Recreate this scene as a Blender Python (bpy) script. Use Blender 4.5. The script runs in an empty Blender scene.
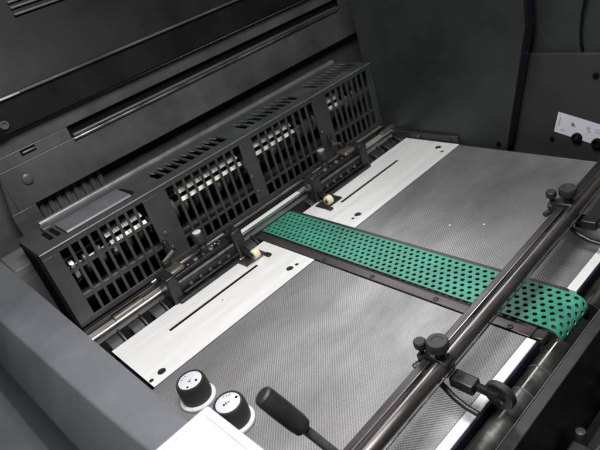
import bpy, math, random
from mathutils import Vector, Matrix
random.seed(7)
C = bpy.context.scene.collection
PI = math.pi

# ------------------------------------------------------------------ mesh builder
class MB:
    def __init__(s): s.v=[]; s.f=[]; s.M=Matrix.Identity(4)
    def at(s, M): s.M=M; return s
    def add(s, vs, fs):
        n=len(s.v); s.v += [tuple(s.M@Vector(p)) for p in vs]; s.f += [tuple(n+i for i in f) for f in fs]; return s
    def box(s,x0,x1,y0,y1,z0,z1):
        x0,x1=min(x0,x1),max(x0,x1); y0,y1=min(y0,y1),max(y0,y1); z0,z1=min(z0,z1),max(z0,z1)
        return s.add([(x0,y0,z0),(x1,y0,z0),(x1,y1,z0),(x0,y1,z0),(x0,y0,z1),(x1,y0,z1),(x1,y1,z1),(x0,y1,z1)],
              [(0,3,2,1),(4,5,6,7),(0,1,5,4),(1,2,6,5),(2,3,7,6),(3,0,4,7)])
    def lathe(s,p,d,prof,n=28):
        """revolve (radius, height) profile about the axis d through p"""
        d=Vector(d).normalized(); a=d.orthogonal().normalized(); b=d.cross(a); p=Vector(p)
        vs=[];fs=[]
        m=len(prof)
        for r,h in prof:
            for k in range(n):
                t=2*PI*k/n; vs.append(tuple(p+d*h+(a*math.cos(t)+b*math.sin(t))*max(r,1e-5)))
        for i in range(m-1):
            for k in range(n):
                k2=(k+1)%n; fs.append((i*n+k,i*n+k2,(i+1)*n+k2,(i+1)*n+k))
        fs.append(tuple(range(n-1,-1,-1))); fs.append(tuple((m-1)*n+k for k in range(n)))
        return s.add(vs,fs)
    def cyl(s,p,q,r,n=20,e=.12):
        p=Vector(p);q=Vector(q);L=(q-p).length; c=min(r*e,L*.2)
        return s.lathe(p,q-p,[(r-c,0),(r,c),(r,L-c),(r-c,L)],n)
    def prism(s,prof,x0,x1,ax='x'):
        """closed 2-D outline extruded along one axis"""
        n=len(prof)
        def P(a,b,t): return {'x':(t,a,b),'y':(a,t,b),'z':(a,b,t)}[ax]
        vs=[P(a,b,x0) for a,b in prof]+[P(a,b,x1) for a,b in prof]
        fs=[tuple(range(n)),tuple(range(2*n-1,n-1,-1))]+[(i,n+i,n+(i+1)%n,(i+1)%n) for i in range(n)]
        return s.add(vs,fs)
    def tube(s,pts,r,n=10):
        pts=[Vector(p) for p in pts]; vs=[];fs=[]
        up=None
        for i,p in enumerate(pts):
            t=(pts[min(i+1,len(pts)-1)]-pts[max(i-1,0)]).normalized()
            if up is None: up=t.orthogonal().normalized()
            a=(up-t*up.dot(t)).normalized(); up=a; b=t.cross(a)
            for k in range(n):
                w=2*PI*k/n; vs.append(tuple(p+(a*math.cos(w)+b*math.sin(w))*r))
        for i in range(len(pts)-1):
            for k in range(n):
                k2=(k+1)%n; fs.append((i*n+k,i*n+k2,(i+1)*n+k2,(i+1)*n+k))
        fs.append(tuple(range(n-1,-1,-1))); fs.append(tuple((len(pts)-1)*n+k for k in range(n)))
        return s.add(vs,fs)
    def build(s,name,mat,parent=None,bevel=0,smooth=True,seg=2,label=None):
        import bmesh
        me=bpy.data.meshes.new(name); me.from_pydata(s.v,[],s.f); me.validate()
        bm=bmesh.new(); bm.from_mesh(me); bmesh.ops.recalc_face_normals(bm,faces=bm.faces); bm.to_mesh(me); bm.free()
        o=bpy.data.objects.new(name,me); C.objects.link(o); me.materials.append(mat)
        if parent:
            o.parent=parent
            o.matrix_parent_inverse=Matrix.Translation(-Vector(world_loc(parent)))
        if smooth:
            for p in me.polygons: p.use_smooth=True
            me.set_sharp_from_angle(angle=math.radians(35))
        if bevel:
            b=o.modifiers.new('Bevel','BEVEL'); b.width=bevel; b.segments=seg; b.limit_method='ANGLE'; b.angle_limit=math.radians(40); b.harden_normals=False
        if label: o['label']=label
        return o
def world_loc(o):
    return tuple(o.location)          # parts are authored in world coordinates; roots carry a plain offset
def tag(o,label,cat,group=None):
    o['label']=label; o['category']=cat
    if group: o['group']=group
    return o
def thing(name,label,cat,loc=(0,0,0),group=None):
    o=bpy.data.objects.new(name,None); C.objects.link(o); o.location=loc; o.empty_display_size=.02
    return tag(o,label,cat,group)
def dup(root,delta,label):
    """copy a thing with its parts and sub-parts, moved by delta"""
    r=root.copy(); C.objects.link(r); r.location=Vector(root.location)+Vector(delta); r['label']=label
    for ch in root.children:
        c=ch.copy(); C.objects.link(c); c.parent=r; c.matrix_parent_inverse=ch.matrix_parent_inverse.copy()
        for g in ch.children:
            d=g.copy(); C.objects.link(d); d.parent=c; d.matrix_parent_inverse=g.matrix_parent_inverse.copy()
    return r

# ------------------------------------------------------------------ materials
def mat(name,col,rough=.5,metal=0.,var=.25,scale=30.,bump=.0,bscale=400.,rvar=.12,spec=.5,stretch=(1,1,1),coat=0,dust=0.,dustcol=(.3,.3,.3)):
    m=bpy.data.materials.new(name); m.use_nodes=True; nt=m.node_tree; N=nt.nodes; L=nt.links
    b=N['Principled BSDF']; tc=N.new('ShaderNodeTexCoord'); mp=N.new('ShaderNodeMapping'); mp.inputs['Scale'].default_value=stretch
    geo=N.new('ShaderNodeNewGeometry')
    L.new(geo.outputs['Position'],mp.inputs['Vector'])
    n=N.new('ShaderNodeTexNoise'); n.inputs['Scale'].default_value=scale; n.inputs['Detail'].default_value=6; n.inputs['Roughness'].default_value=.6
    L.new(mp.outputs[0],n.inputs['Vector'])
    r=N.new('ShaderNodeMapRange'); r.inputs[1].default_value=.3; r.inputs[2].default_value=.7; r.inputs[3].default_value=1-var; r.inputs[4].default_value=1+var
    L.new(n.outputs[0],r.inputs[0])
    mx=N.new('ShaderNodeMix'); mx.data_type='RGBA'; mx.blend_type='MULTIPLY'; mx.inputs[0].default_value=1
    mx.inputs[6].default_value=(*col,1); L.new(r.outputs[0],mx.inputs[7])
    out=mx.outputs[2]
    if dust:
        n3=N.new('ShaderNodeTexNoise'); n3.inputs['Scale'].default_value=scale*6; n3.inputs['Detail'].default_value=8; n3.inputs['Roughness'].default_value=.75
        L.new(mp.outputs[0],n3.inputs['Vector'])
        r3=N.new('ShaderNodeMapRange'); r3.inputs[1].default_value=.52; r3.inputs[2].default_value=.75; r3.inputs[3].default_value=0; r3.inputs[4].default_value=dust
        L.new(n3.outputs[0],r3.inputs[0])
        m3=N.new('ShaderNodeMix'); m3.data_type='RGBA'; L.new(r3.outputs[0],m3.inputs[0]); L.new(out,m3.inputs[6]); m3.inputs[7].default_value=(*dustcol,1); out=m3.outputs[2]
    L.new(out,b.inputs['Base Color'])
    rr=N.new('ShaderNodeMapRange'); rr.inputs[1].default_value=.3; rr.inputs[2].default_value=.7; rr.inputs[3].default_value=max(.03,rough-rvar); rr.inputs[4].default_value=min(1,rough+rvar)
    L.new(n.outputs[0],rr.inputs[0]); L.new(rr.outputs[0],b.inputs['Roughness'])
    b.inputs['Metallic'].default_value=metal; b.inputs['Specular IOR Level'].default_value=spec
    if coat: b.inputs['Coat Weight'].default_value=coat; b.inputs['Coat Roughness'].default_value=.25
    if bump:
        n2=N.new('ShaderNodeTexNoise'); n2.inputs['Scale'].default_value=bscale; n2.inputs['Detail'].default_value=3
        L.new(geo.outputs['Position'],n2.inputs['Vector'])
        bp=N.new('ShaderNodeBump'); bp.inputs['Strength'].default_value=bump; bp.inputs['Distance'].default_value=.001
        L.new(n2.outputs[0],bp.inputs['Height']); L.new(bp.outputs[0],b.inputs['Normal'])
    return m
M={}
M['upper']=mat('near_black_paint',(.0075,.0075,.008),.48,var=.3,scale=9,bump=.25,bscale=900,spec=.12)
M['panel']=mat('dark_grey_paint',(.050,.0515,.051),.38,var=.3,scale=11,bump=.25,bscale=900,dust=.12,dustcol=(.12,.12,.12))
M['cover']=mat('cover_paint',(.031,.034,.0335),.34,var=.2,scale=14,bump=.3,bscale=1100,dust=.15,dustcol=(.14,.14,.13))
M['lip']=mat('cover_lip',(.13,.13,.13),.36,metal=.35,var=.25,scale=20,bump=.15)
M['plate_grey']=mat('label_plate_grey',(.085,.083,.095),.42,var=.15,scale=30)
M['black']=mat('matt_black',(.006,.006,.006),.6,var=.3,scale=20)
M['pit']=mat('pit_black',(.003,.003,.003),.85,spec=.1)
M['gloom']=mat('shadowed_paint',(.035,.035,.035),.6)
M['wall']=mat('side_frame_paint',(.016,.0205,.0195),.42,var=.25,scale=6,bump=.2,bscale=900,dust=.1,dustcol=(.07,.075,.075))
M['wall2']=mat('side_frame_paint_b',(.021,.0215,.0235),.45,var=.2,scale=6,bump=.2,bscale=900)
M['guard']=mat('blue_grey_plastic',(.090,.096,.106),.42,var=.14,scale=8,bump=.5,bscale=1400,dust=.06,dustcol=(.25,.25,.27))
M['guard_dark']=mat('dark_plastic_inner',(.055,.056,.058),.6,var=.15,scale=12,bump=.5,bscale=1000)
M['white_plate']=mat('brushed_white_steel',(.68,.68,.67),.40,metal=.2,var=.04,scale=14,stretch=(.3,4,1),dust=.4,dustcol=(.47,.46,.44))
M['chrome']=mat('bright_steel',(.85,.83,.82),.30,metal=1,var=.15,scale=60,stretch=(.2,3,3))
M['steel']=mat('worn_steel',(.42,.40,.385),.33,metal=1,var=.35,scale=45,stretch=(.4,2,2),dust=.5,dustcol=(.12,.10,.09))
M['rail']=mat('ground_rail_steel',(.75,.72,.70),.34,metal=.8,var=.2,scale=40,stretch=(.3,3,3),dust=.45,dustcol=(.2,.17,.16))
M['rod']=mat('oiled_rod_steel',(.185,.165,.162),.30,metal=.9,var=.3,scale=30,stretch=(.3,3,3),dust=.35,dustcol=(.07,.05,.045))
M['bar']=mat('blackened_bar',(.032,.027,.028),.36,metal=.5,var=.35,scale=40,stretch=(.3,3,3))
M['roller']=mat('roller_steel',(.27,.265,.25),.24,metal=.95,var=.35,scale=20,stretch=(1.5,1,1),dust=.35,dustcol=(.035,.033,.03))
M['brown']=mat('brown_channel_steel',(.056,.047,.046),.42,metal=.55,var=.3,scale=18,stretch=(3,.4,1),dust=.4,dustcol=(.035,.03,.028))
M['cast']=mat('dark_cast_metal',(.014,.014,.015),.34,metal=.2,var=.4,scale=60,bump=.5,bscale=700,dust=.25,dustcol=(.08,.075,.07))
M['castlight']=mat('grey_cast_metal',(.10,.10,.10),.42,metal=.5,var=.3,scale=60,bump=.3,bscale=700)
M['bronze']=mat('dull_bronze',(.115,.10,.085),.42,metal=.6,var=.35,scale=50)
M['rubber']=mat('black_rubber',(.014,.014,.015),.48,var=.3,scale=40,bump=.4,bscale=1500)
M['ivory']=mat('ivory_nylon',(.62,.56,.37),.45,var=.1)
M['white']=mat('white_plastic',(.50,.50,.505),.42,var=.03,scale=10,bump=.1,bscale=1500)
M['dial']=mat('dial_face',(.46,.455,.49),.35,var=.05)
M['green']=mat('green_belt_rubber',(.036,.205,.145),.42,var=.3,scale=16,bump=.5,bscale=900,dust=.55,dustcol=(.10,.29,.22),stretch=(1,.5,1))
M['paper']=mat('sticker_paper',(.50,.49,.55),.5,var=.06)
M['print']=mat('faint_print',(.27,.27,.31),.5)
M['ink']=mat('print_ink',(.06,.06,.10),.5)
M['bolt']=mat('dull_bolt',(.045,.045,.042),.45,metal=.3)
M['floor']=mat('dark_floor',(.02,.02,.02),.8)
M['beam']=mat('black_beam_paint',(.011,.011,.012),.4,dust=.15,dustcol=(.05,.05,.05))
M['red']=mat('reddish_brown',(.10,.035,.04),.4)
M['glint']=mat('pale_glint',(.50,.485,.45),.5,metal=.2,var=.45,scale=90)  # pale colour stands in for reflections on the rollers
M['cap_grey']=mat('grey_cap',(.25,.25,.25),.4)
M['cap_white']=mat('white_cap',(.5,.5,.49),.4)
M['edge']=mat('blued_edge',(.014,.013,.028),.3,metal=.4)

def table_mat():
    m=bpy.data.materials.new('embossed_linen_steel'); m.use_nodes=True; nt=m.node_tree; N=nt.nodes; L=nt.links
    b=N['Principled BSDF']; g=N.new('ShaderNodeNewGeometry')
    sp=N.new('ShaderNodeSeparateXYZ'); L.new(g.outputs['Position'],sp.inputs[0])
    def math_(op,a,c=None):
        n=N.new('ShaderNodeMath'); n.operation=op
        for i,q in enumerate((a,c)):
            if q is None: continue
            if hasattr(q,'links'): L.new(q,n.inputs[i])
            else: n.inputs[i].default_value=q
        return n.outputs[0]
    u=math_('ADD',sp.outputs[0],sp.outputs[1]); w=math_('SUBTRACT',sp.outputs[0],sp.outputs[1])
    K=2*PI/.0050
    su=math_('SINE',math_('MULTIPLY',sp.outputs[0],K)); sw=math_('SINE',math_('MULTIPLY',sp.outputs[1],K))
    pr=math_('MULTIPLY',su,sw)                       # a grid of raised and sunk diamonds
    # streaky reflections put into colour and roughness as blotchy noise
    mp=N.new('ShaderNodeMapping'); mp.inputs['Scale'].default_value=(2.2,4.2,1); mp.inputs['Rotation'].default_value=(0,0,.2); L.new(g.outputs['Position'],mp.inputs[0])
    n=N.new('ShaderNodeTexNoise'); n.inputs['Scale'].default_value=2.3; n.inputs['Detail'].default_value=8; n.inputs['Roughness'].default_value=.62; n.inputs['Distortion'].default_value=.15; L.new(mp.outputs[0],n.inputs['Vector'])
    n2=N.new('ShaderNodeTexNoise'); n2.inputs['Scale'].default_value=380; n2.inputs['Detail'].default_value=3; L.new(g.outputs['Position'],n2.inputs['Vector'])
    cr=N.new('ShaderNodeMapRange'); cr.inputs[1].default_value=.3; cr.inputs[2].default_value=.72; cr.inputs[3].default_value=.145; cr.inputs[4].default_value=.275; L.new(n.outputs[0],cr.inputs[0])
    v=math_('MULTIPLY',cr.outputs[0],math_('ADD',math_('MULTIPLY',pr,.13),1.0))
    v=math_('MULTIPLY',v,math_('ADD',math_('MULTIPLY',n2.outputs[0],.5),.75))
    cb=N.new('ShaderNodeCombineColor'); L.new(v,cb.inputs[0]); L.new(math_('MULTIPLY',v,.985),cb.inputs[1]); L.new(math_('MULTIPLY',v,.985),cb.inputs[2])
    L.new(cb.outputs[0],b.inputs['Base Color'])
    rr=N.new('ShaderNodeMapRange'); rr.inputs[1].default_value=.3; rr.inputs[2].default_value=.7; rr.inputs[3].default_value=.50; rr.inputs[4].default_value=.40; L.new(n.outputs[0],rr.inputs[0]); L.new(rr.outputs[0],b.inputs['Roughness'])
    b.inputs['Metallic'].default_value=.5
    bp=N.new('ShaderNodeBump'); bp.inputs['Strength'].default_value=.22; bp.inputs['Distance'].default_value=.0006
    L.new(pr,bp.inputs['Height']); L.new(bp.outputs[0],b.inputs['Normal'])
    return m
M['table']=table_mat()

def screw(mb,p,d,r,h):
    mb.lathe(p,d,[(r*.5,0),(r,0),(r,h*.75),(r*.85,h),(r*.5,h),(r*.5,h*.45),(r*.1,h*.4)],18)

# ------------------------------------------------------------------ setting
f=MB().box(-6,6,-6,6,-.72,-.70).build('floor',M['floor']); f['kind']='structure'
f=MB().box(-6,6,3.0,3.1,-.70,3).build('wall',M['floor']); f['kind']='structure'

# ------------------------------------------------------------------ feed table
XE=.872
t=thing('feed_table','grey embossed steel feed table with two white guide plates and a bright front edge','feed table')
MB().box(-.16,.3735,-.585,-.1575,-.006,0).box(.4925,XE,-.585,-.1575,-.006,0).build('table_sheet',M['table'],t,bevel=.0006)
MB().box(-.16,XE,-.583,-.02,-.05,-.0135).build('table_support',M['black'],t)
def plate(x0,x1,sx0,sx1,holes):
    # white plate with a long slot, built from butted strips; slot y -.056..-.049
    ya,yb=-.0600,-.0520
    mb=MB(); z0,z1=0.0,.0015
    mb.box(x0,x1,-.1565,ya,z0,z1).box(x0,x1,yb,0,z0,z1).box(x0,sx0,ya,yb,z0,z1).box(sx1,x1,ya,yb,z0,z1)
    o=mb.build('guide_plate',M['white_plate'],t)
    MB().box(sx0-.01,sx1+.01,ya-.012,yb+.012,-.0125,-.0035).build('slot',M['bar'],o)
    for (x,y,r) in holes:
        MB().lathe((x,y,.00155),(0,0,1),[(r*1.28,0),(r*1.25,.0002),(r*1.0,.0002)],24).build('countersink',M['steel'],o); h=MB(); h.lathe((x,y,.0017),(0,0,1),[(r*1.0,0),(r,.0004),(r*.8,.0006),(r*.55,.0001)],20); h.build('screw',M['black'],o)
plate(0,.3735,.093,.308,[(.027,-.1365,.0058),(.005,-.139,.0032),(.3306,-.1305,.0058),(.3463,-.1342,.0030),(.2,-.08,.0012)])
plate(.4925,XE,.560,.765,[(.5346,-.1284,.0062),(.5182,-.1290,.0028),(.846,-.115,.0058),(.83,-.137,.003)])
MB().box(-.16,.3735,-.600,-.5855,-.010,.001).box(.4925,XE,-.600,-.5855,-.010,.001).build('front_edge_strip',M['white_plate'],t,bevel=.0012)
MB().box(-.16,.374,-.6035,-.6005,-.03,-.001).box(.493,XE,-.6035,-.6005,-.03,-.001).build('blued_edge',M['edge'],t)

# channel the belt runs in
c=thing('belt_channel','brown steel channel running under the green belt between the table sheets','channel')
MB().box(.3745,.398,-.5895,.028,-.006,.0025).box(.478,.4915,-.5895,.028,-.006,.0025).build('side_rail',M['brown'],c,bevel=.0008)
MB().box(.3985,.4775,-.575,.02,-.02,-.010).build('channel_bed',M['black'],c)
MB().box(.3990,.4770,-.588,.016,-.0095,.0040).build('belt_shade_bed',M['pit'],c)  # black block paints in the shade below the belt and in its holes
for y in (-.297,-.5575,-.178,-.43):
    s=MB(); screw(s,(.3815 if y>-.5 else .3795,y,.0025),(0,0,1),.0046,.0012); s.build('screw',M['cast'],c)
s=MB().box(.3768,.3958,-.606,-.5900,-.012,.002); s.build('end_tab',M['brown'],c,bevel=.002)

for (x_,y_,l_,r_) in ((.571,-.330,.0050,.4),(.597,-.386,.0045,-.5)):
    fl=MB().at(Matrix.Translation((x_,y_,.0012))@Matrix.Rotation(r_,4,'Z')).prism([(-l_/2,-.0012),(-l_/4,-.0020),(l_/3,-.0016),(l_/2,.0004),(l_/5,.0018),(-l_/2.5,.0013)],-.0004,.0006,'z').build('paper_fleck',M['paper'])
    tag(fl,'tiny white paper fleck on the far table sheet, '+('nearer to the white plate' if y_>-.4 else 'nearer to the hold-down rod'),'paper fleck','paper flecks on the far table sheet')
# ------------------------------------------------------------------ perforated belt
def belt():
    x0,x1=.3965,.4765; rows=7; rw=(x1-x0)/rows; p=.0133; R=.0036; zt=.0085; n=16
    rr=.0195; ye=-.604; yr=.022; r2=.015
    Lf=rr*PI*.85; Lb=r2*PI*.55; Lt=yr-ye
    def pos(s):      # s runs from the rear wrap, along the top, over the front roller
        if s<Lb:
            a=(Lb-s)/r2; return (yr+r2*math.sin(a), zt-r2+r2*math.cos(a)),(math.sin(a),math.cos(a))
        if s<Lb+Lt:
            sag=-.0012*math.sin(PI*(s-Lb)/Lt)
            return (yr-(s-Lb), zt+sag),(0,1)
        a=(s-Lb-Lt)/rr; return (ye-rr*math.sin(a), zt-rr+rr*math.cos(a)),(-math.sin(a),math.cos(a))
    total=Lb+Lt+Lf; vs=[];fs=[]
    def V(x,s):
        (y,z),(ny,nz)=pos(s); vs.append((x,y,z)); return len(vs)-1
    K=int(total/p)
    for r in range(rows):
        xa=x0+r*rw; xb=xa+rw; xc=(xa+xb)/2
        for k in range(K):
            sc=(k+.5+(.5 if r%2 else 0))*p
            if sc+p/2>total: continue
            outer=[];inner=[]
            for i in range(n):
                t=2*PI*i/n+PI/4; cx,cs=math.cos(t),math.sin(t)
                q=max(abs(cx),abs(cs)); outer.append(V(xc+cx/q*rw/2, sc+cs/q*p/2)); inner.append(V(xc+cx*R, sc+cs*R))
            for i in range(n):
                j=(i+1)%n; fs.append((outer[i],outer[j],inner[j],inner[i]))
        if r%2:
            a=V(xa,0);b=V(xb,0);c=V(xb,p/2);d=V(xa,p/2); fs.append((a,b,c,d))
    for (xa,xb) in ((x0-.0015,x0),(x1,x1+.0015)):
        m=150; ids=[(V(xa,total*i/m),V(xb,total*i/m)) for i in range(m+1)]
        for i in range(m): fs.append((ids[i][0],ids[i][1],ids[i+1][1],ids[i+1][0]))
    import bmesh
    me=bpy.data.meshes.new('perforated_belt'); me.from_pydata(vs,[],fs)
    bm=bmesh.new(); bm.from_mesh(me); bmesh.ops.remove_doubles(bm,verts=bm.verts,dist=.00002); bmesh.ops.recalc_face_normals(bm,faces=bm.faces)
    up=[fc for fc in bm.faces if abs(fc.normal.z)>.9]
    if sum(fc.normal.z for fc in up)<0: bmesh.ops.reverse_faces(bm,faces=bm.faces)
    bm.to_mesh(me); bm.free()
    o=bpy.data.objects.new('perforated_belt',me); C.objects.link(o); me.materials.append(M['green'])
    sm=o.modifiers.new('Solid','SOLIDIFY'); sm.thickness=.0016; sm.offset=-1
    tag(o,'green perforated rubber suction belt running across the grey feed table','conveyor belt')
belt()
# rear belt pulley
MB().cyl((.399,.022,-.0095),(.474,.022,-.0095),.0130).build('belt_pulley',M['castlight'])
tag(bpy.data.objects['belt_pulley'],'small steel pulley that the green belt wraps at its rear end','pulley')

# ------------------------------------------------------------------ front roller and front beam
r=thing('front_roller','long oily dark steel roller along the front edge of the table','roller')
MB().cyl((-.3,-.622,-.0205),(.3945,-.622,-.0205),.0172,36,.05).build('roller_body',M['roller'],r)
MB().cyl((.395,-.604,-.0125),(.479,-.604,-.0125),.0176,36,.05).build('belt_drum',M['roller'],r)
MB().cyl((.4795,-.622,-.0205),(.86,-.622,-.0205),.0172,36,.05).build('roller_body',M['roller'],r)
for x in (.29,.335): MB().cyl((x,-.622,-.0205),(x+.003,-.622,-.0205),.0176,36,.1).build('roller_ring',M['castlight'],r)
b=thing('front_beam','dark grey steel beam in front of the long roller','beam')
MB().box(-.4,1.0,-.6575,-.6415,-.16,-.004).build('beam_body',M['beam'],b,bevel=.0012)
MB().box(-.4,1.0,-.6412,-.6402,-.03,-.0045).build('beam_edge',M['castlight'],b)
lo=thing('machine_base','nearly black machine base below the front beam','machine base')
MB().box(.1,1.0,-.95,-.665,-.24,-.16).box(.1,1.0,-.80,-.76,-.16,-.10).box(.30,.33,-.76,-.665,-.16,-.11).box(.47,.50,-.76,-.665,-.16,-.12).build('frame_casting',M['black'],lo,bevel=.004)
for p,rad in (((.338,-.672,-.11),.008),((.424,-.672,-.11),.009),((.30,-.70,-.13),.006),((.40,-.715,-.13),.006)):
    s=MB(); s.lathe(p,(0,0,1),[(rad,-.03),(rad,-.004),(rad*.8,.011),(rad*.3,.012)],20); s.build('bolt',M['bolt'],lo)
MB().tube([(.26,-.70,-.15),(.30,-.69,-.12),(.36,-.70,-.11),(.43,-.695,-.12),(.5,-.71,-.14)],.004).build('hose',M['rubber'],lo)

# ------------------------------------------------------------------ side frame (right wall)
w=thing('side_wall','tall dark green grey machine side frame at the right end of the table','side wall')
prof=[(.105,-.12),(.105,.47),(-.334,.47),(-.334,.268),(-.268,-.004),(-.268,-.12)]
MB().prism(prof,.885,.893,'x').build('frame_plate',M['wall'],w,bevel=.0015)
MB().prism([(-.3348,.47),(-.3348,.266),(-.2688,-.004),(-.2672,-.004),(-.3332,.266),(-.3332,.47)],.8935,.918,'x').build('edge_shade',M['edge'],w)  # near-black strip painted as the shadow beside the plate's edge
MB().box(.93,.94,-1.3,.10,-.14,.196).build('lower_plate',M['wall2'],w,bevel=.002)
MB().box(.945,.955,-1.3,.10,.16,.47).build('recessed_plate',M['wall'],w)
MB().box(.8722,.9295,-1.2,.10,-.14,-.05).build('gap_floor',M['black'],w)
MB().box(.8765,.8845,-.150,.060,-.01,.018).build('bracket',M['wall'],w,bevel=.002)
for (y,z) in ((-.130,.007),(-.035,.007),(.045,.012)):
    s=MB(); screw(s,(.8765,y,z),(-1,0,0),.0045,.003); s.build('screw',M['castlight'] if y>-.1 else M['black'],w)
for p_,r_ in (((.885,-.252,.008),.0055),((.93,-.352,.010),.005),((.93,-.445,.153),.006)):
    s=MB(); screw(s,p_,(-1,0,0),r_,.004); s.build('screw',M['pit'],w)
cb=MB().tube([(.940,-.455,.468),(.939,-.448,.41),(.938,-.440,.36),(.936,-.434,.33),(.934,-.427,.30),(.934,-.420,.27),(.934,-.4165,.24),(.935,-.416,.21),(.9425,-.4155,.20),(.9425,-.415,.17)],.0024).build('cable',M['pit']); tag(cb,'thin black cable hanging down the side frame at upper right','cable')
# sticker: tilted on the lower plate
st=thing('instruction_sticker','pale grey paper sticker with faint print on the dark right side frame','sticker')
T=Matrix.Translation((.9285,-.3690,.0735))@Matrix.Rotation(math.radians(14.5),4,'X')
MB().at(T).box(-.0005,.0003,-.125,0,-.047,0).build('paper',M['paper'],st)
mb=MB().at(T)
for (ya,yb,za,zb) in ((-.006,-.008,-.010,-.030),(-.030,-.037,-.013,-.020),(-.033,-.040,-.017,-.023),(-.062,-.069,-.012,-.019),(-.066,-.072,-.020,-.024),(-.012,-.022,-.036,-.038),(-.080,-.1,-.012,-.014),(-.080,-.1,-.018,-.020)):
    MB().at(T).box(-.0009,-.0006,yb,ya,zb,za).build('printed_mark',M['print'],st)
kn=thing('locking_knob','small round black knob with a pale centre over the paper sticker','knob')
MB().lathe((.9277,-.4067,.020),(-1,0,0),[(.010,0),(.0105,.006),(.0075,.008),(.0075,.004)],26).build('knob_ring',M['pit'],kn)
MB().lathe((.9270,-.4067,.020),(-1,0,0),[(.0055,0),(.0055,.006),(.0035,.009)],20).build('centre_pin',M['cast'],kn)
kn=MB().lathe((.9277,-.447,.012),(-1,0,0),[(.010,0),(.0105,.007),(.0075,.009),(.007,.005)],26).build('locking_knob',M['pit']); tag(kn,'black round knob at the lower right edge of the paper sticker','knob')

# ------------------------------------------------------------------ rear panels of the printing unit
lp=thing('lower_rear_panel','dark grey rear panel with a long black horizontal slot above the cover','machine panel')
Y=.25
mb=MB()
xl,xr=.028,1.10
mb.box(xl,xr,Y,Y+.008,.331,.362)          # above slot
mb.box(xl,.184,Y,Y+.008,.306,.331)        # left of slot
mb.box(.995,xr,Y,Y+.008,.306,.331)
mb.box(xl,xr,Y,Y+.008,.224,.306)
mb.box(.012,.062,Y,Y+.008,.10,.2238)
mb.prism([(.012,.2242),(.028,.2242),(.028,.300)],Y,Y+.008,'y')
mb.build('panel_body',M['panel'],lp,bevel=.0012)
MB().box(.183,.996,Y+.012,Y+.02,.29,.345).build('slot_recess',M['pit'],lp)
MB().cyl((.186,Y-.0015,.3035),(.985,Y-.0015,.3035),.0034,14).build('slot_lip',M['steel'],lp)
MB().box(.190,.985,Y+.0015,Y+.010,.3065,.3125).build('slot_ledge',M['panel'],lp,bevel=.002)
s=MB(); screw(s,(.990,Y,.296),(0,-1,0),.004,.003); s.build('screw',M['castlight'],lp)
s=MB(); s.lathe((.0709,Y,.2745),(0,-1,0),[(.0105,0),(.0105,.003),(.0085,.0045),(.003,.005)],24); s.build('round_button',M['panel'],lp)
o=MB().box(.083,.113,Y-.0012,Y+.001,.318,.328).build('latch_slot',M['pit'],lp); MB().box(.086,.112,Y-.004,Y-.0014,.3205,.3245).build('latch',M['lip'],o,bevel=.001)
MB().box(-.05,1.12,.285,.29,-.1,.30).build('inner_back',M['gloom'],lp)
mb=MB()
for i in range(8): mb.box(.068+i*.019,.078+i*.019,.268,.284,.12,.219)
mb.box(.062,.215,.276,.284,.12,.221); mb.build('ribbed_insert',M['panel'],lp,bevel=.002)

up=thing('upper_rear_panel','almost black upper rear panel with a folded ridge and louvre lines','machine panel')
mb=MB(); 
prof=[(.243,.3635),(.232,.368),(.232,.424),(.226,.4285),(.231,.434),(.262,.52),(.281,.62),(.289,.62),(.272,.515),(.243,.43)]
mb.prism(prof,-.2,1.10,'x'); mb.build('panel_body',M['upper'],up,bevel=.0015)
MB().cyl((.045,.2275,.4285),(1.09,.2275,.4285),.0026,10).build('ridge_moulding',M['panel'],up)
MB().cyl((.055,.2262,.4287),(.128,.2262,.4287),.0024,10).build('ridge_highlight',M['chrome'],up,label='bright strip added as the highlight at the ridge end')  # chrome piece set in as the highlight on the ridge's left end
for i,(z,yy) in enumerate(((.568,.2680),(.558,.2655),(.546,.2625))):
    T=Matrix.Translation((0,0,0)); MB().box(.195,.36,yy-.002,yy+.010,z,z+.004).build('louvre',M['panel'],up,bevel=.001)
s=MB(); s.lathe((.078,.232,.386),(0,-1,0),[(.008,0),(.008,.004),(.0045,.004),(.0045,.001)],22); s.build('bolt',M['panel'],up)
MB().box(.052,.075,.2315,.2318,.366,.380).build('catch',M['pit'],up)

# ------------------------------------------------------------------ ventilated cover
cv=thing('ventilated_cover','long dark slatted cover with four grilles along the rear of the table','machine cover')
bays=[(.022,.197),(.250,.442),(.476,.666),(.712,.862)]
nsl=[9,9,9,8]
xa,xb=-.010,.882; zt,zb=.195,.030; yf=.078
mb=MB()
mb.box(xa,xb,yf,yf+.004,.1835,zt-.0035); mb.box(xa,xb,yf,yf+.004,zb,.0415)
xs=[xa]+[v for b_ in bays for v in b_]+[xb]
for i in range(0,len(xs),2): mb.box(xs[i],xs[i+1],yf,yf+.004,.0415,.1835)
mb.build('front_panel',M['cover'],cv,bevel=.0006)
for (p,q),n in zip(bays,nsl):
    mb=MB(); pit=(q-p)/n
    for k in range(1,n): mb.box(p+k*pit-.0028,p+k*pit+.0028,yf+.0006,yf+.0036,.0412,.1838)
    for z,h in (((.138,.0028),(.079,.0028)) if n==8 or p<.1 else ((.070,.0028),)): mb.box(p-.0005,q+.0005,yf+.0016,yf+.0046,z-h,z+h)
    mb.build('grille',M['cover'],cv)
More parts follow.
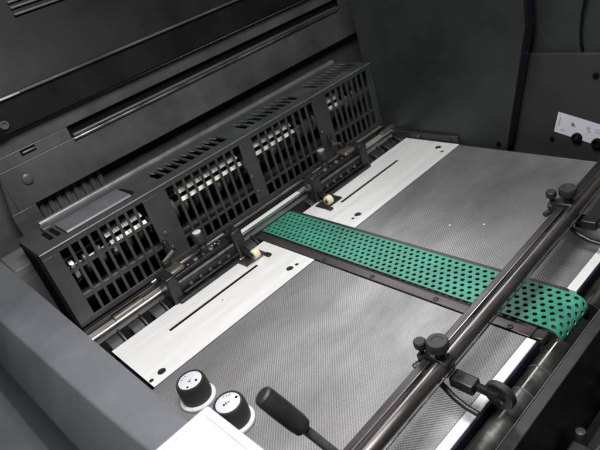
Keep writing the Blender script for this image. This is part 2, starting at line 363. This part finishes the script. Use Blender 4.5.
# top skin with slots
mb=MB(); ty0,ty1,sy0,sy1=yf-.0005,.2035,.112,.158; t0,t1=zt-.0035,zt
mb.box(xa,xb,ty0,sy0,t0,t1).box(xa,xb,sy1,ty1,t0,t1)
vb=[(.2585,.4415),(.492,.664),(.719,.872)]
mb.box(xa,vb[0][0],sy0,sy1,t0,t1).box(vb[0][1],vb[1][0],sy0,sy1,t0,t1).box(vb[1][1],vb[2][0],sy0,sy1,t0,t1).box(vb[2][1],xb,sy0,sy1,t0,t1)
for (p,q) in vb:
    n=9; pit=(q-p)/n
    for k in range(1,n): mb.box(p+k*pit-.0032,p+k*pit+.0032,sy0,sy1,t0,t1)
mb.build('top_panel',M['cover'],cv)
MB().cyl((xa,yf+.0008,zt-.0008),(xb,yf+.0008,zt-.0008),.0016,10).build('front_fold',M['lip'],cv)
for (p,q) in vb:
    mb=MB(); n=9; pit=(q-p)/n
    for k in range(n): mb.at(Matrix.Translation((p+(k+.5)*pit,0,zt+.0004))@Matrix.Rotation(.5,4,'Y')).box(-.0045,.0045,sy1-.010,sy1+.006,-.0006,.0014)
    mb.build('louvre_tabs',M['lip'],cv)
mb=MB(); mb.prism([(.2035,.188),(.2035,.197),(.2065,.2015),(.2115,.2025),(.2155,.199),(.2155,.188)],.040,.882,'x'); mb.build('rear_lip',M['lip'],cv,bevel=.0008)
mb=MB(); mb.box(xb,xb+.0025,.080,.205,.02,.1945); mb.build('end_cap',M['cover'],cv,bevel=.001)
prof=[(.076+.0,.030),(.074,.050),(.078,.070),(.074,.095),(.078,.120),(.075,.145),(.078,.170),(.076,.196),(.150,.197),(.150,.020)]
MB().prism(prof,-.016,-.0105,'x').build('foam_seal',M['pit'],cv)
o=MB().prism([(.103,.1955),(.1065,.1995),(.166,.1995),(.170,.1955)],.055,.192,'x').build('nameplate',M['plate_grey'],cv,bevel=.0008)
for x in (.026,.040): MB().box(x,x+.008,.118,.160,.1952,.1975).build('latch_slot',M['pit'],cv)
mb=MB(); mb.prism([(.197,.110),(.206,.118),(.200,.168),(.196,.168)],.1952,.1958,'z'); mb.build('latch_notch',M['pit'],cv)
MB().box(.033,.050,.166,.188,.1953,.2015).build('latch',M['castlight'],cv,bevel=.001)
for (x,z) in ((.2067,.104),(.2100,.068),(.4421,.104),(.4440,.066),(.668,.104),(.690,.066),(.020,.150),(.020,.135),(.018,.165)):
    s=MB(); screw(s,(x+.006,yf,z),(0,-1,0),.0042 if x>.1 else .0022,.003); s.build('screw',M['cast' if x<.1 else 'castlight'],cv)
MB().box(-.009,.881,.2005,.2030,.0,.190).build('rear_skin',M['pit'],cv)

# rollers behind the grilles, and pale strips painted as their glints
rb=thing('roller_shaft','dull steel delivery roller shaft seen through the grilles of the cover','roller')
MB().cyl((-.005,.135,.120),(.878,.135,.120),.009,20).build('shaft',M['steel'],rb)
k=0
x=.030
while x<.87:
    rad=.026 if k%4 else .031
    MB().cyl((x,.135,.120),(x+.013,.135,.120),rad,26).build('roller_disc',M['bronze'] if k%3 else M['steel'],rb)
    x+=.0285; k+=1
gb=thing('glint_bar','bar of pale strips painted as roller glints behind the cover grilles','glint bar')
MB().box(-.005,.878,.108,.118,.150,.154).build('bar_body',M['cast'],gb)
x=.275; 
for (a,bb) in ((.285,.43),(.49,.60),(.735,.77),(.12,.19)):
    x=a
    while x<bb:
        T=Matrix.Translation((x,.1020,.158))@Matrix.Rotation(math.radians(50),4,'X'); MB().at(T).box(-.0098,.0098,-.0085,.0065,-.001,.001).build('glint_piece',M['glint'],gb,bevel=.0004)
        T=Matrix.Translation((x+.003,.0960,.138))@Matrix.Rotation(math.radians(50),4,'X'); MB().at(T).box(-.0098,.0098,-.0045,.0045,-.001,.001).build('glint_piece',M['glint'],gb,bevel=.0004)
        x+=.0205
MB().cyl((-.005,.125,.060),(.878,.125,.060),.012,20).build('lower_shaft',M['cast'],rb)

# ------------------------------------------------------------------ rails and stop fingers between cover and plates
ra=thing('register_rail','bright steel rail with thin rods along the foot of the slatted cover','rail')
MB().box(-.02,.872,.0435,.062,.000,.020).build('rail_body',M['rail'],ra,bevel=.0015)
MB().cyl((-.02,.0425,.0185),(.872,.0425,.0185),.0036,12).build('rail_edge',M['chrome'],ra)
MB().cyl((.14,.066,.034),(.86,.066,.034),.0022,12).build('thin_rod',M['chrome'],ra)
MB().cyl((.14,.058,.036),(.86,.058,.036),.0018,12).build('thin_rod',M['bronze'],ra)
MB().box(-.02,.872,.064,.078,-.01,.028).build('rail_back',M['bar'],ra,bevel=.001)
MB().box(.335,.535,.0455,.0575,.0202,.0222).build('rail_highlight',M['white_plate'],ra,bevel=.0005)  # pale strip added to paint the rail's bright highlight by the belt
for x in (.022,.575,.82):
    o=MB().cyl((x+.02,.053,.0200),(x+.085,.053,.0200),.0080,16).build('cover_clip',M['bronze'],ra)
    o.scale=(1,1,1)
fg=thing('stop_fingers','row of dark curved stop fingers between the rail and the white plates','stop fingers')
MB().box(-.02,.872,.001,.030,-.05,-.022).build('finger_bed',M['pit'],fg)
for k in range(19):
    x=.004+k*.0475
    if .38<x<.48: continue
    prof=[(.002,-.022),(.004,-.008),(.012,.002),(.022,.006),(.031,.008),(.031,-.022)]
    MB().prism(prof,x,x+.026,'x').build('stop_finger',M['rubber'],fg,bevel=.002)
    MB().prism([(.003,-.022),(.006,-.002),(.014,.006),(.032,.013),(.032,-.022)],x+.0265,x+.0315,'x').build('stop_blade',M['cast'],fg,bevel=.001)

# ------------------------------------------------------------------ side lay registration units (mirror images)
def side_lay(mir,label):
    X=lambda v: v if not mir else .868-v
    t=thing('side_lay_unit',label,'side lay unit',(X(.25),.02,0),'side lay units on the rear rail')
    def B(x0,x1,*a,mb=None): return (mb or MB()).box(X(x0),X(x1),*a)
    B(.150,.318,.004,.034,.004,.030).build('base_block',M['cast'],t,bevel=.002)
    B(.165,.305,.012,.030,.0305,.046).build('slide_bar',M['cast'],t,bevel=.0015)
    MB().cyl((X(.155),.006,.034),(X(.318),.006,.034),.0036,14).build('guide_rod',M['castlight'],t)
    MB().cyl((X(.168),-.002,.014),(X(.305),-.002,.014),.0028,14).build('guide_rod',M['cast'],t)
    B(.142,.166,-.004,.040,.0,.060).build('end_bracket',M['cast'],t,bevel=.004,seg=3)
    B(.160,.198,.012,.046,.0465,.058).build('clamp_shoe',M['bronze'],t,bevel=.006,seg=3)
    for i in range(5):
        s=MB(); x=.206+i*.0195; s.lathe((X(x),.021,.0462),(0,0,1),[(.0062,0),(.0062,.003),(.0045,.0045),(.0042,.003),(.001,.003)],18); s.build('adjusting_screw',M['castlight' if i%2 else 'cast'],t)
    for i in range(5):
        s=MB(); x=.19+i*.024; s.lathe((X(x),.0035,.020),(0,-1,0),[(.004,0),(.004,.003),(.0025,.004),(.002,.002)],14); s.build('screw',M['castlight'],t)
    # coil spring
    pts=[]
    for i in range(121):
        a=i/120*2*PI*9; pts.append((X(.262+.035*i/120),.036+.0035*math.cos(a),.042+.0035*math.sin(a)))
    MB().tube(pts,.0007,6).build('spring',M['steel'],t)
    # tall adjusting knob
    k=MB(); k.lathe((X(.254),.030,.0465),(0,0,1),[(.009,0),(.009,.012),(.006,.014),(.006,.022),(.0125,.024),(.0135,.028),(.0135,.041),(.0115,.0440)],26); ko=k.build('knob',M['rubber'],t)
    k=MB(); k.lathe((X(.254),.030,.0906),(0,0,1),[(.0085,0),(.0085,.0022),(.007,.0032)],22); k.build('knob_cap',M['cap_grey' if mir else 'cap_white'],ko)
    # left cranked screw and bracket
    MB().cyl((X(.172),.048,.066),(X(.200),.044,.079),.0042,14).build('thumb_screw',M['castlight'],t)
    B(.168,.184,.036,.052,.030,.070).build('screw_post',M['cast'],t,bevel=.002)
    MB().cyl((X(.196),.058,.086),(X(.196),.058,.100),.006,14).build('stop_stud',M['cast'],t)
    # block with the pull wheel
    B(.305,.330,-.006,.030,.0,.064).build('wheel_block',M['cast'],t,bevel=.005,seg=3)
    s=MB(); s.lathe((X(.3305),.012,.040),(-1 if mir else 1,0,0),[(.009,0),(.009,.003),(.006,.004),(.006,.002)],20); s.build('pivot_cap',M['castlight'],t)
    B(.311,.323,-.034,-.004,.012,.021).build('wheel_arm',M['cast'],t,bevel=.002)
    wv=MB(); wv.cyl((X(.317),-.036,.0125),(X(.331),-.036,.0125),.0105,24); wo=wv.build('wheel',M['ivory'],t)
    MB().cyl((X(.3155),-.036,.0125),(X(.333),-.036,.0125),.0038,14).build('axle',M['cast'],wo)
    B(.292,.345,-.046,-.010,.0018,.0045).build('foot_plate',M['bar' if mir else 'steel'],t,bevel=.0006)
    B(.336,.346,-.060,-.046,.0018,.0065).build('stop_lug',M['cast'],t,bevel=.001)
    B(.150,.300,-.012,-.003,.0018,.009).build('lay_plate',M['cast'],t,bevel=.001)
side_lay(False,'black registration unit left of the green belt, its tall knob capped in white')
side_lay(True,'black registration unit right of the green belt, its tall knob capped in grey')

# ------------------------------------------------------------------ hold-down rod with clamps
ROT=Matrix.Translation((.3,-.552,.07))@Matrix.Rotation(math.radians(1.6),4,'Z')
h=thing('hold_down_rod','long brown steel rod with a dark flat bar beside it above the table','rod',(.3,-.552,0))
MB().at(ROT).cyl((-.6,-.0085,0),(.75,-.0085,0),.0095,28,.05).build('round_rod',M['rod'],h)
MB().at(ROT).box(-.6,.75,.0055,.0155,-.010,.004).build('flat_bar',M['bar'],h,bevel=.001)
MB().at(ROT).box(-.6,.75,.0042,.0054,-.006,.0048).build('bar_edge',M['rod'],h)
MB().at(ROT).cyl((-.6,-.0185,-.006),(.75,-.0185,-.006),.0014,10).build('thin_rod',M['steel'],h)

def clamp():
    t=thing('wheel_clamp','black cast clamp on the rod near the bottom, its wheel arm over the roller','clamp',(.232,-.56,.07),'hold-down wheel clamps on the rod')
    R0=Matrix.Translation((.224,-.554,.068))@Matrix.Scale(.86,4)
    MB().at(R0).prism([(.024,-.008),(.024,.008),(.014,.015),(-.012,.016),(-.022,.010),(-.022,-.012),(-.010,-.017),(.014,-.015)],-.011,.011,'x').build('clamp_body',M['cast'],t,bevel=.002)
    MB().at(R0).lathe((0,-.006,.012),(0,0,1),[(.0075,0),(.0075,.012),(.0065,.014),(.0065,.018),(.0150,.019),(.0160,.022),(.0160,.031),(.0145,.0335),(.0085,.0335),(.0078,.0325),(.001,.0325)],30).build('large_thumb_knob',M['rubber'],t)
    MB().at(R0).lathe((-.004,.0235,-.004),(0,0,1),[(.006,0),(.008,.004),(.008,.010),(.004,.013),(.0038,.026),(.0088,.027),(.0095,.030),(.0095,.0365),(.008,.0385)],26).build('small_thumb_knob',M['rubber'],t)
    MB().at(R0).cyl((-.008,.026,-.008),(-.020,.030,-.010),.0055,14).build('side_screw',M['cast'],t)
    MB().at(R0).cyl((.012,.018,.004),(.012,.030,.004),.005,14).build('side_screw',M['cast'],t)
    # swing arm: a thin lever below and a square block towards the wheel
    MB().at(R0).box(-.006,.016,-.056,-.018,-.034,-.016).build('arm_block',M['cast'],t,bevel=.002)
    MB().at(R0).tube([(-.010,.004,-.014),(-.012,-.010,-.030),(-.014,-.030,-.043),(-.015,-.050,-.050),(-.015,-.068,-.052)],.0045,12).build('lower_lever',M['cast'],t)
    MB().at(R0).cyl((.008,-.053,-.026),(.018,-.078,-.042),.0065,16).build('wheel_stem',M['cast'],t)
    c0=Vector((.024,-.078,-.046))
    wv=MB().at(R0); wv.lathe(c0+Vector((-.004,0,0)),(1,0,0),[(.012,0),(.0215,0),(.0232,.0018),(.0232,.0092),(.0215,.011),(.012,.011)],36); wo=wv.build('wheel',M['rubber'],t)
    MB().at(R0).lathe(c0+Vector((-.0075,0,0)),(1,0,0),[(.004,0),(.0095,.0015),(.0118,.0036),(.0118,.014),(.0095,.0165),(.004,.018)],26).build('hub',M['cast'],wo)
    MB().at(R0).lathe(c0+Vector((-.0095,0,0)),(1,0,0),[(.004,0),(.0046,.001),(.0046,.003)],16).build('axle',M['castlight'],wo)
    return t
c1=clamp()
c2=dup(c1,(.375,.017,0),'black cast clamp near the upper right end of the rod')

# ------------------------------------------------------------------ left moulded guard
def guard():
    ys=[-.95,-.75,-.6,-.42,-.27,-.13,0,.1,.18,.28]
    def off(y): u=max(0,(y+.42)/.46); return -.0225*(u**.75 if u>0 else 0) + (.012*min(1,(-.42-y)/.3) if y<-.42 else 0)
    def sec(y):
        d=off(y)
        return [(-.044,-.10),(-.044,.1465),(-.0448,.1490),(-.0470,.1503),(-.0905+d,.1530),(-.0935+d,.1526),(-.0955+d,.1508),(-.1305+d*.85,.0850),(-.1325+d*.82,.0815),(-.1330+d*.8,.0770),(-.1335+d*.8,.055),(-.138+d*.8,.030),(-.155+d*.8,.004),(-.195+d*.8,-.012),(-.30,-.02),(-.45,-.03),(-.45,-.10)]
    vs=[];fs=[];n=17; m=40
    for j in range(m+1):
        y=-.95+(.28+.95)*j/m
        for a in sec(y): vs.append((a[0],y,a[1]))
    for j in range(m):
        for k in range(n-1): fs.append((j*n+k,j*n+k+1,(j+1)*n+k+1,(j+1)*n+k))
    fs.append(tuple(range(n))); fs.append(tuple(m*n+k for k in range(n)))
    g=thing('side_guard','blue grey moulded plastic side guard sweeping along the left of the table','side guard')
    mb=MB(); mb.add(vs,fs); o=mb.build('moulding',M['guard'],g)
    MB().box(-.0438,.004,.184,.279,.10,.150).build('corner_return',M['guard'],g,bevel=.002)
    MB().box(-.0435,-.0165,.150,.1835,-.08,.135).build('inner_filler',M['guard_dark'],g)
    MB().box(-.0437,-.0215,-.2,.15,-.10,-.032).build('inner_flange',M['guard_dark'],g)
guard()

# ------------------------------------------------------------------ white control box
bx=thing('control_box','white plastic control box corner at the bottom with a grooved lid','control box')
x1,y1=-.0325,-.4765
MB().box(-.30,x1,-.80,y1,.150,.1955).build('housing',M['white'],bx,bevel=.004,seg=3)
# lid panel inset by a groove
MB().box(-.29,x1-.0112,-.79,y1-.0112,.1957,.1966).build('lid',M['white'],bx,bevel=.0008)
MB().box(-.2906,x1-.0096,-.7906,y1-.0096,.1952,.1959).build('groove',M['cap_grey'],bx)
MB().box(-.24,-.08,-.74,-.55,-.60,.150).build('pedestal',M['guard_dark'],bx,bevel=.004)

# ------------------------------------------------------------------ dial knobs
def dial(p,label,rz,dots):
    t=thing('dial_knob',label,'dial knob',(p[0],p[1],0),'dial knobs beside the control box'); SC=Matrix.Translation((p[0],p[1],0))@Matrix.Scale(.88,4)@Matrix.Translation((-p[0],-p[1],0))
    x,y=p
    mb=MB().at(SC); n=60; prof=[(.0235,.0012),(.0248,.004),(.0262,.012),(.0266,.022),(.0262,.036),(.0255,.043),(.0240,.0455),(.0214,.0455),(.0209,.0440)]
    vs=[];fs=[]
    for (r_,z) in prof:
        for k in range(n):
            rr=r_*(1+ (.018 if k%2 else 0)*(1 if .005<z<.042 else 0)); a=2*PI*k/n; vs.append((x+rr*math.cos(a),y+rr*math.sin(a),z))
    for i in range(len(prof)-1):
        for k in range(n): fs.append((i*n+k,i*n+(k+1)%n,(i+1)*n+(k+1)%n,(i+1)*n+k))
    fs.append(tuple(range(n))); fs.append(tuple((len(prof)-1)*n+k for k in range(n)))
    mb.add(vs,fs); mb.build('grip',M['rubber'],t)
    fc=MB().at(SC); fc.lathe((x,y,.0441),(0,0,1),[(.0205,0),(.0205,.0008),(.0198,.0012)],40); fo=fc.build('dial_face',M['dial'],t)
    d=MB().at(SC)
    for (dx,dy,r_) in dots: d.lathe((x+dx,y+dy,.0453),(0,0,1),[(r_,0),(r_*.9,.0004)],14)
    d.build('index_dot',M['pit'],fo)
    d=MB().at(SC@Matrix.Translation((x,y,.04535))@Matrix.Rotation(rz,4,'Z'))
    for i in range(3):
        a=-.5+i*.3; d.at(SC@Matrix.Translation((x,y,.04535))@Matrix.Rotation(rz+a,4,'Z')).box(-.0004,.0004,.0135,.0165 if i%2 else .018,0,.0002)
    d.at(SC@Matrix.Translation((x,y,.04535))@Matrix.Rotation(rz,4,'Z')).box(-.0045,.0035,-.0008,.0004,0,.0002).box(-.0040,-.0030,-.0036,.0034,0,.0002)
    d.build('scale_marks',M['edge'],fo)
    MB().at(SC).lathe((x,y,.0005),(0,0,1),[(.0300,0),(.0320,.001),(.0320,.005),(.0305,.0065),(.0255,.0070),(.0250,.003)],44).build('collar',M['white'],t)
    mb=MB().at(SC)
    for i in range(10):
        a=i*2*PI/10; mb.lathe((x+.0285*math.cos(a),y+.0285*math.sin(a),.0068),(0,0,1),[(.0009,0),(.0008,.0004)],8)
    mb.build('collar_marks',M['edge'],t)
dial((.0300,-.2450),'black dial knob with a pale face, farther from the lever',.5,[(.0065,-.010,.0024),(-.0120,-.0105,.0022)])
dial((.0370,-.3330),'black dial knob with a pale face, next to the lever grip',-.3,[(.0150,-.0035,.0024),(-.0070,.0010,.0020)])

# ------------------------------------------------------------------ lever
lv=thing('hand_lever','black hand lever with a thick cylindrical grip standing before the table','lever',(.07,-.60,0))
a=Vector((.0065,-.519,.198)); b_=Vector((.0400,-.566,.098)); d=(b_-a).normalized()
L0=.060
MB().lathe(a,d,[(.0045,0),(.0085,.0008),(.0105,.003),(.0110,.008),(.0112,.030),(.0108,.050),(.0098,.0585),(.0078,.0605),(.005,.061)],34).build('grip',M['rubber'],lv)
MB().tube([a+d*.060,a+d*.10,a+d*.14,a+d*.2,Vector((.072,-.600,.004))],.0052,16).build('shaft',M['castlight'],lv)
MB().cyl((.055,-.61,0),(.095,-.61,0),.016,24).build('pivot_hub',M['cast'],lv)

# ------------------------------------------------------------------ light
wd=bpy.data.worlds.new('World'); bpy.context.scene.world=wd; wd.use_nodes=True
bg=wd.node_tree.nodes['Background']; bg.inputs[0].default_value=(.80,.88,1,1); bg.inputs[1].default_value=.045
def area(name,loc,target,size,sy,power,col):
    l=bpy.data.lights.new(name,'AREA'); l.shape='RECTANGLE'; l.size=size; l.size_y=sy; l.energy=power; l.color=col
    o=bpy.data.objects.new(name,l); C.objects.link(o); o.location=loc
    o.rotation_euler=(Vector(target)-Vector(loc)).to_track_quat('-Z','Y').to_euler(); return o
area('ceiling_lamp',(.08,-.62,1.12),(.08,-.30,0),.6,.4,26,(1,.985,.97))
area('rear_ceiling_lamp',(2.1,1.35,2.3),(.35,-.4,0),1.5,.45,38,(.98,.99,1))
area('front_ceiling_lamp',(.5,-1.6,2.4),(.3,-.2,0),.5,1.6,4,(.96,.98,1))

# ------------------------------------------------------------------ camera
cam=bpy.data.cameras.new('camera'); co=bpy.data.objects.new('camera',cam); C.objects.link(co)
Rm=Matrix(((0.696647154,-0.666612188,-0.26516209),(0.513777276,0.20561044,0.832920919),(-0.500715142,-0.716486244,0.485728122)))
# rows of Rm are the camera axes in world space transposed -> columns of the world matrix
W=Rm.transposed().to_4x4(); W.translation=Vector((-.16411436,-.91495225,.6))
co.matrix_world=W
cam.sensor_width=36; cam.lens=575/600*36; cam.clip_start=.01; cam.clip_end=100
cam.dof.use_dof=True; cam.dof.focus_distance=.85; cam.dof.aperture_fstop=9
S=bpy.context.scene; S.camera=co
S.render.engine='CYCLES'
S.view_settings.view_transform='Standard'; S.view_settings.look='None'; S.view_settings.exposure=0
S.render.resolution_x=1024; S.render.resolution_y=768
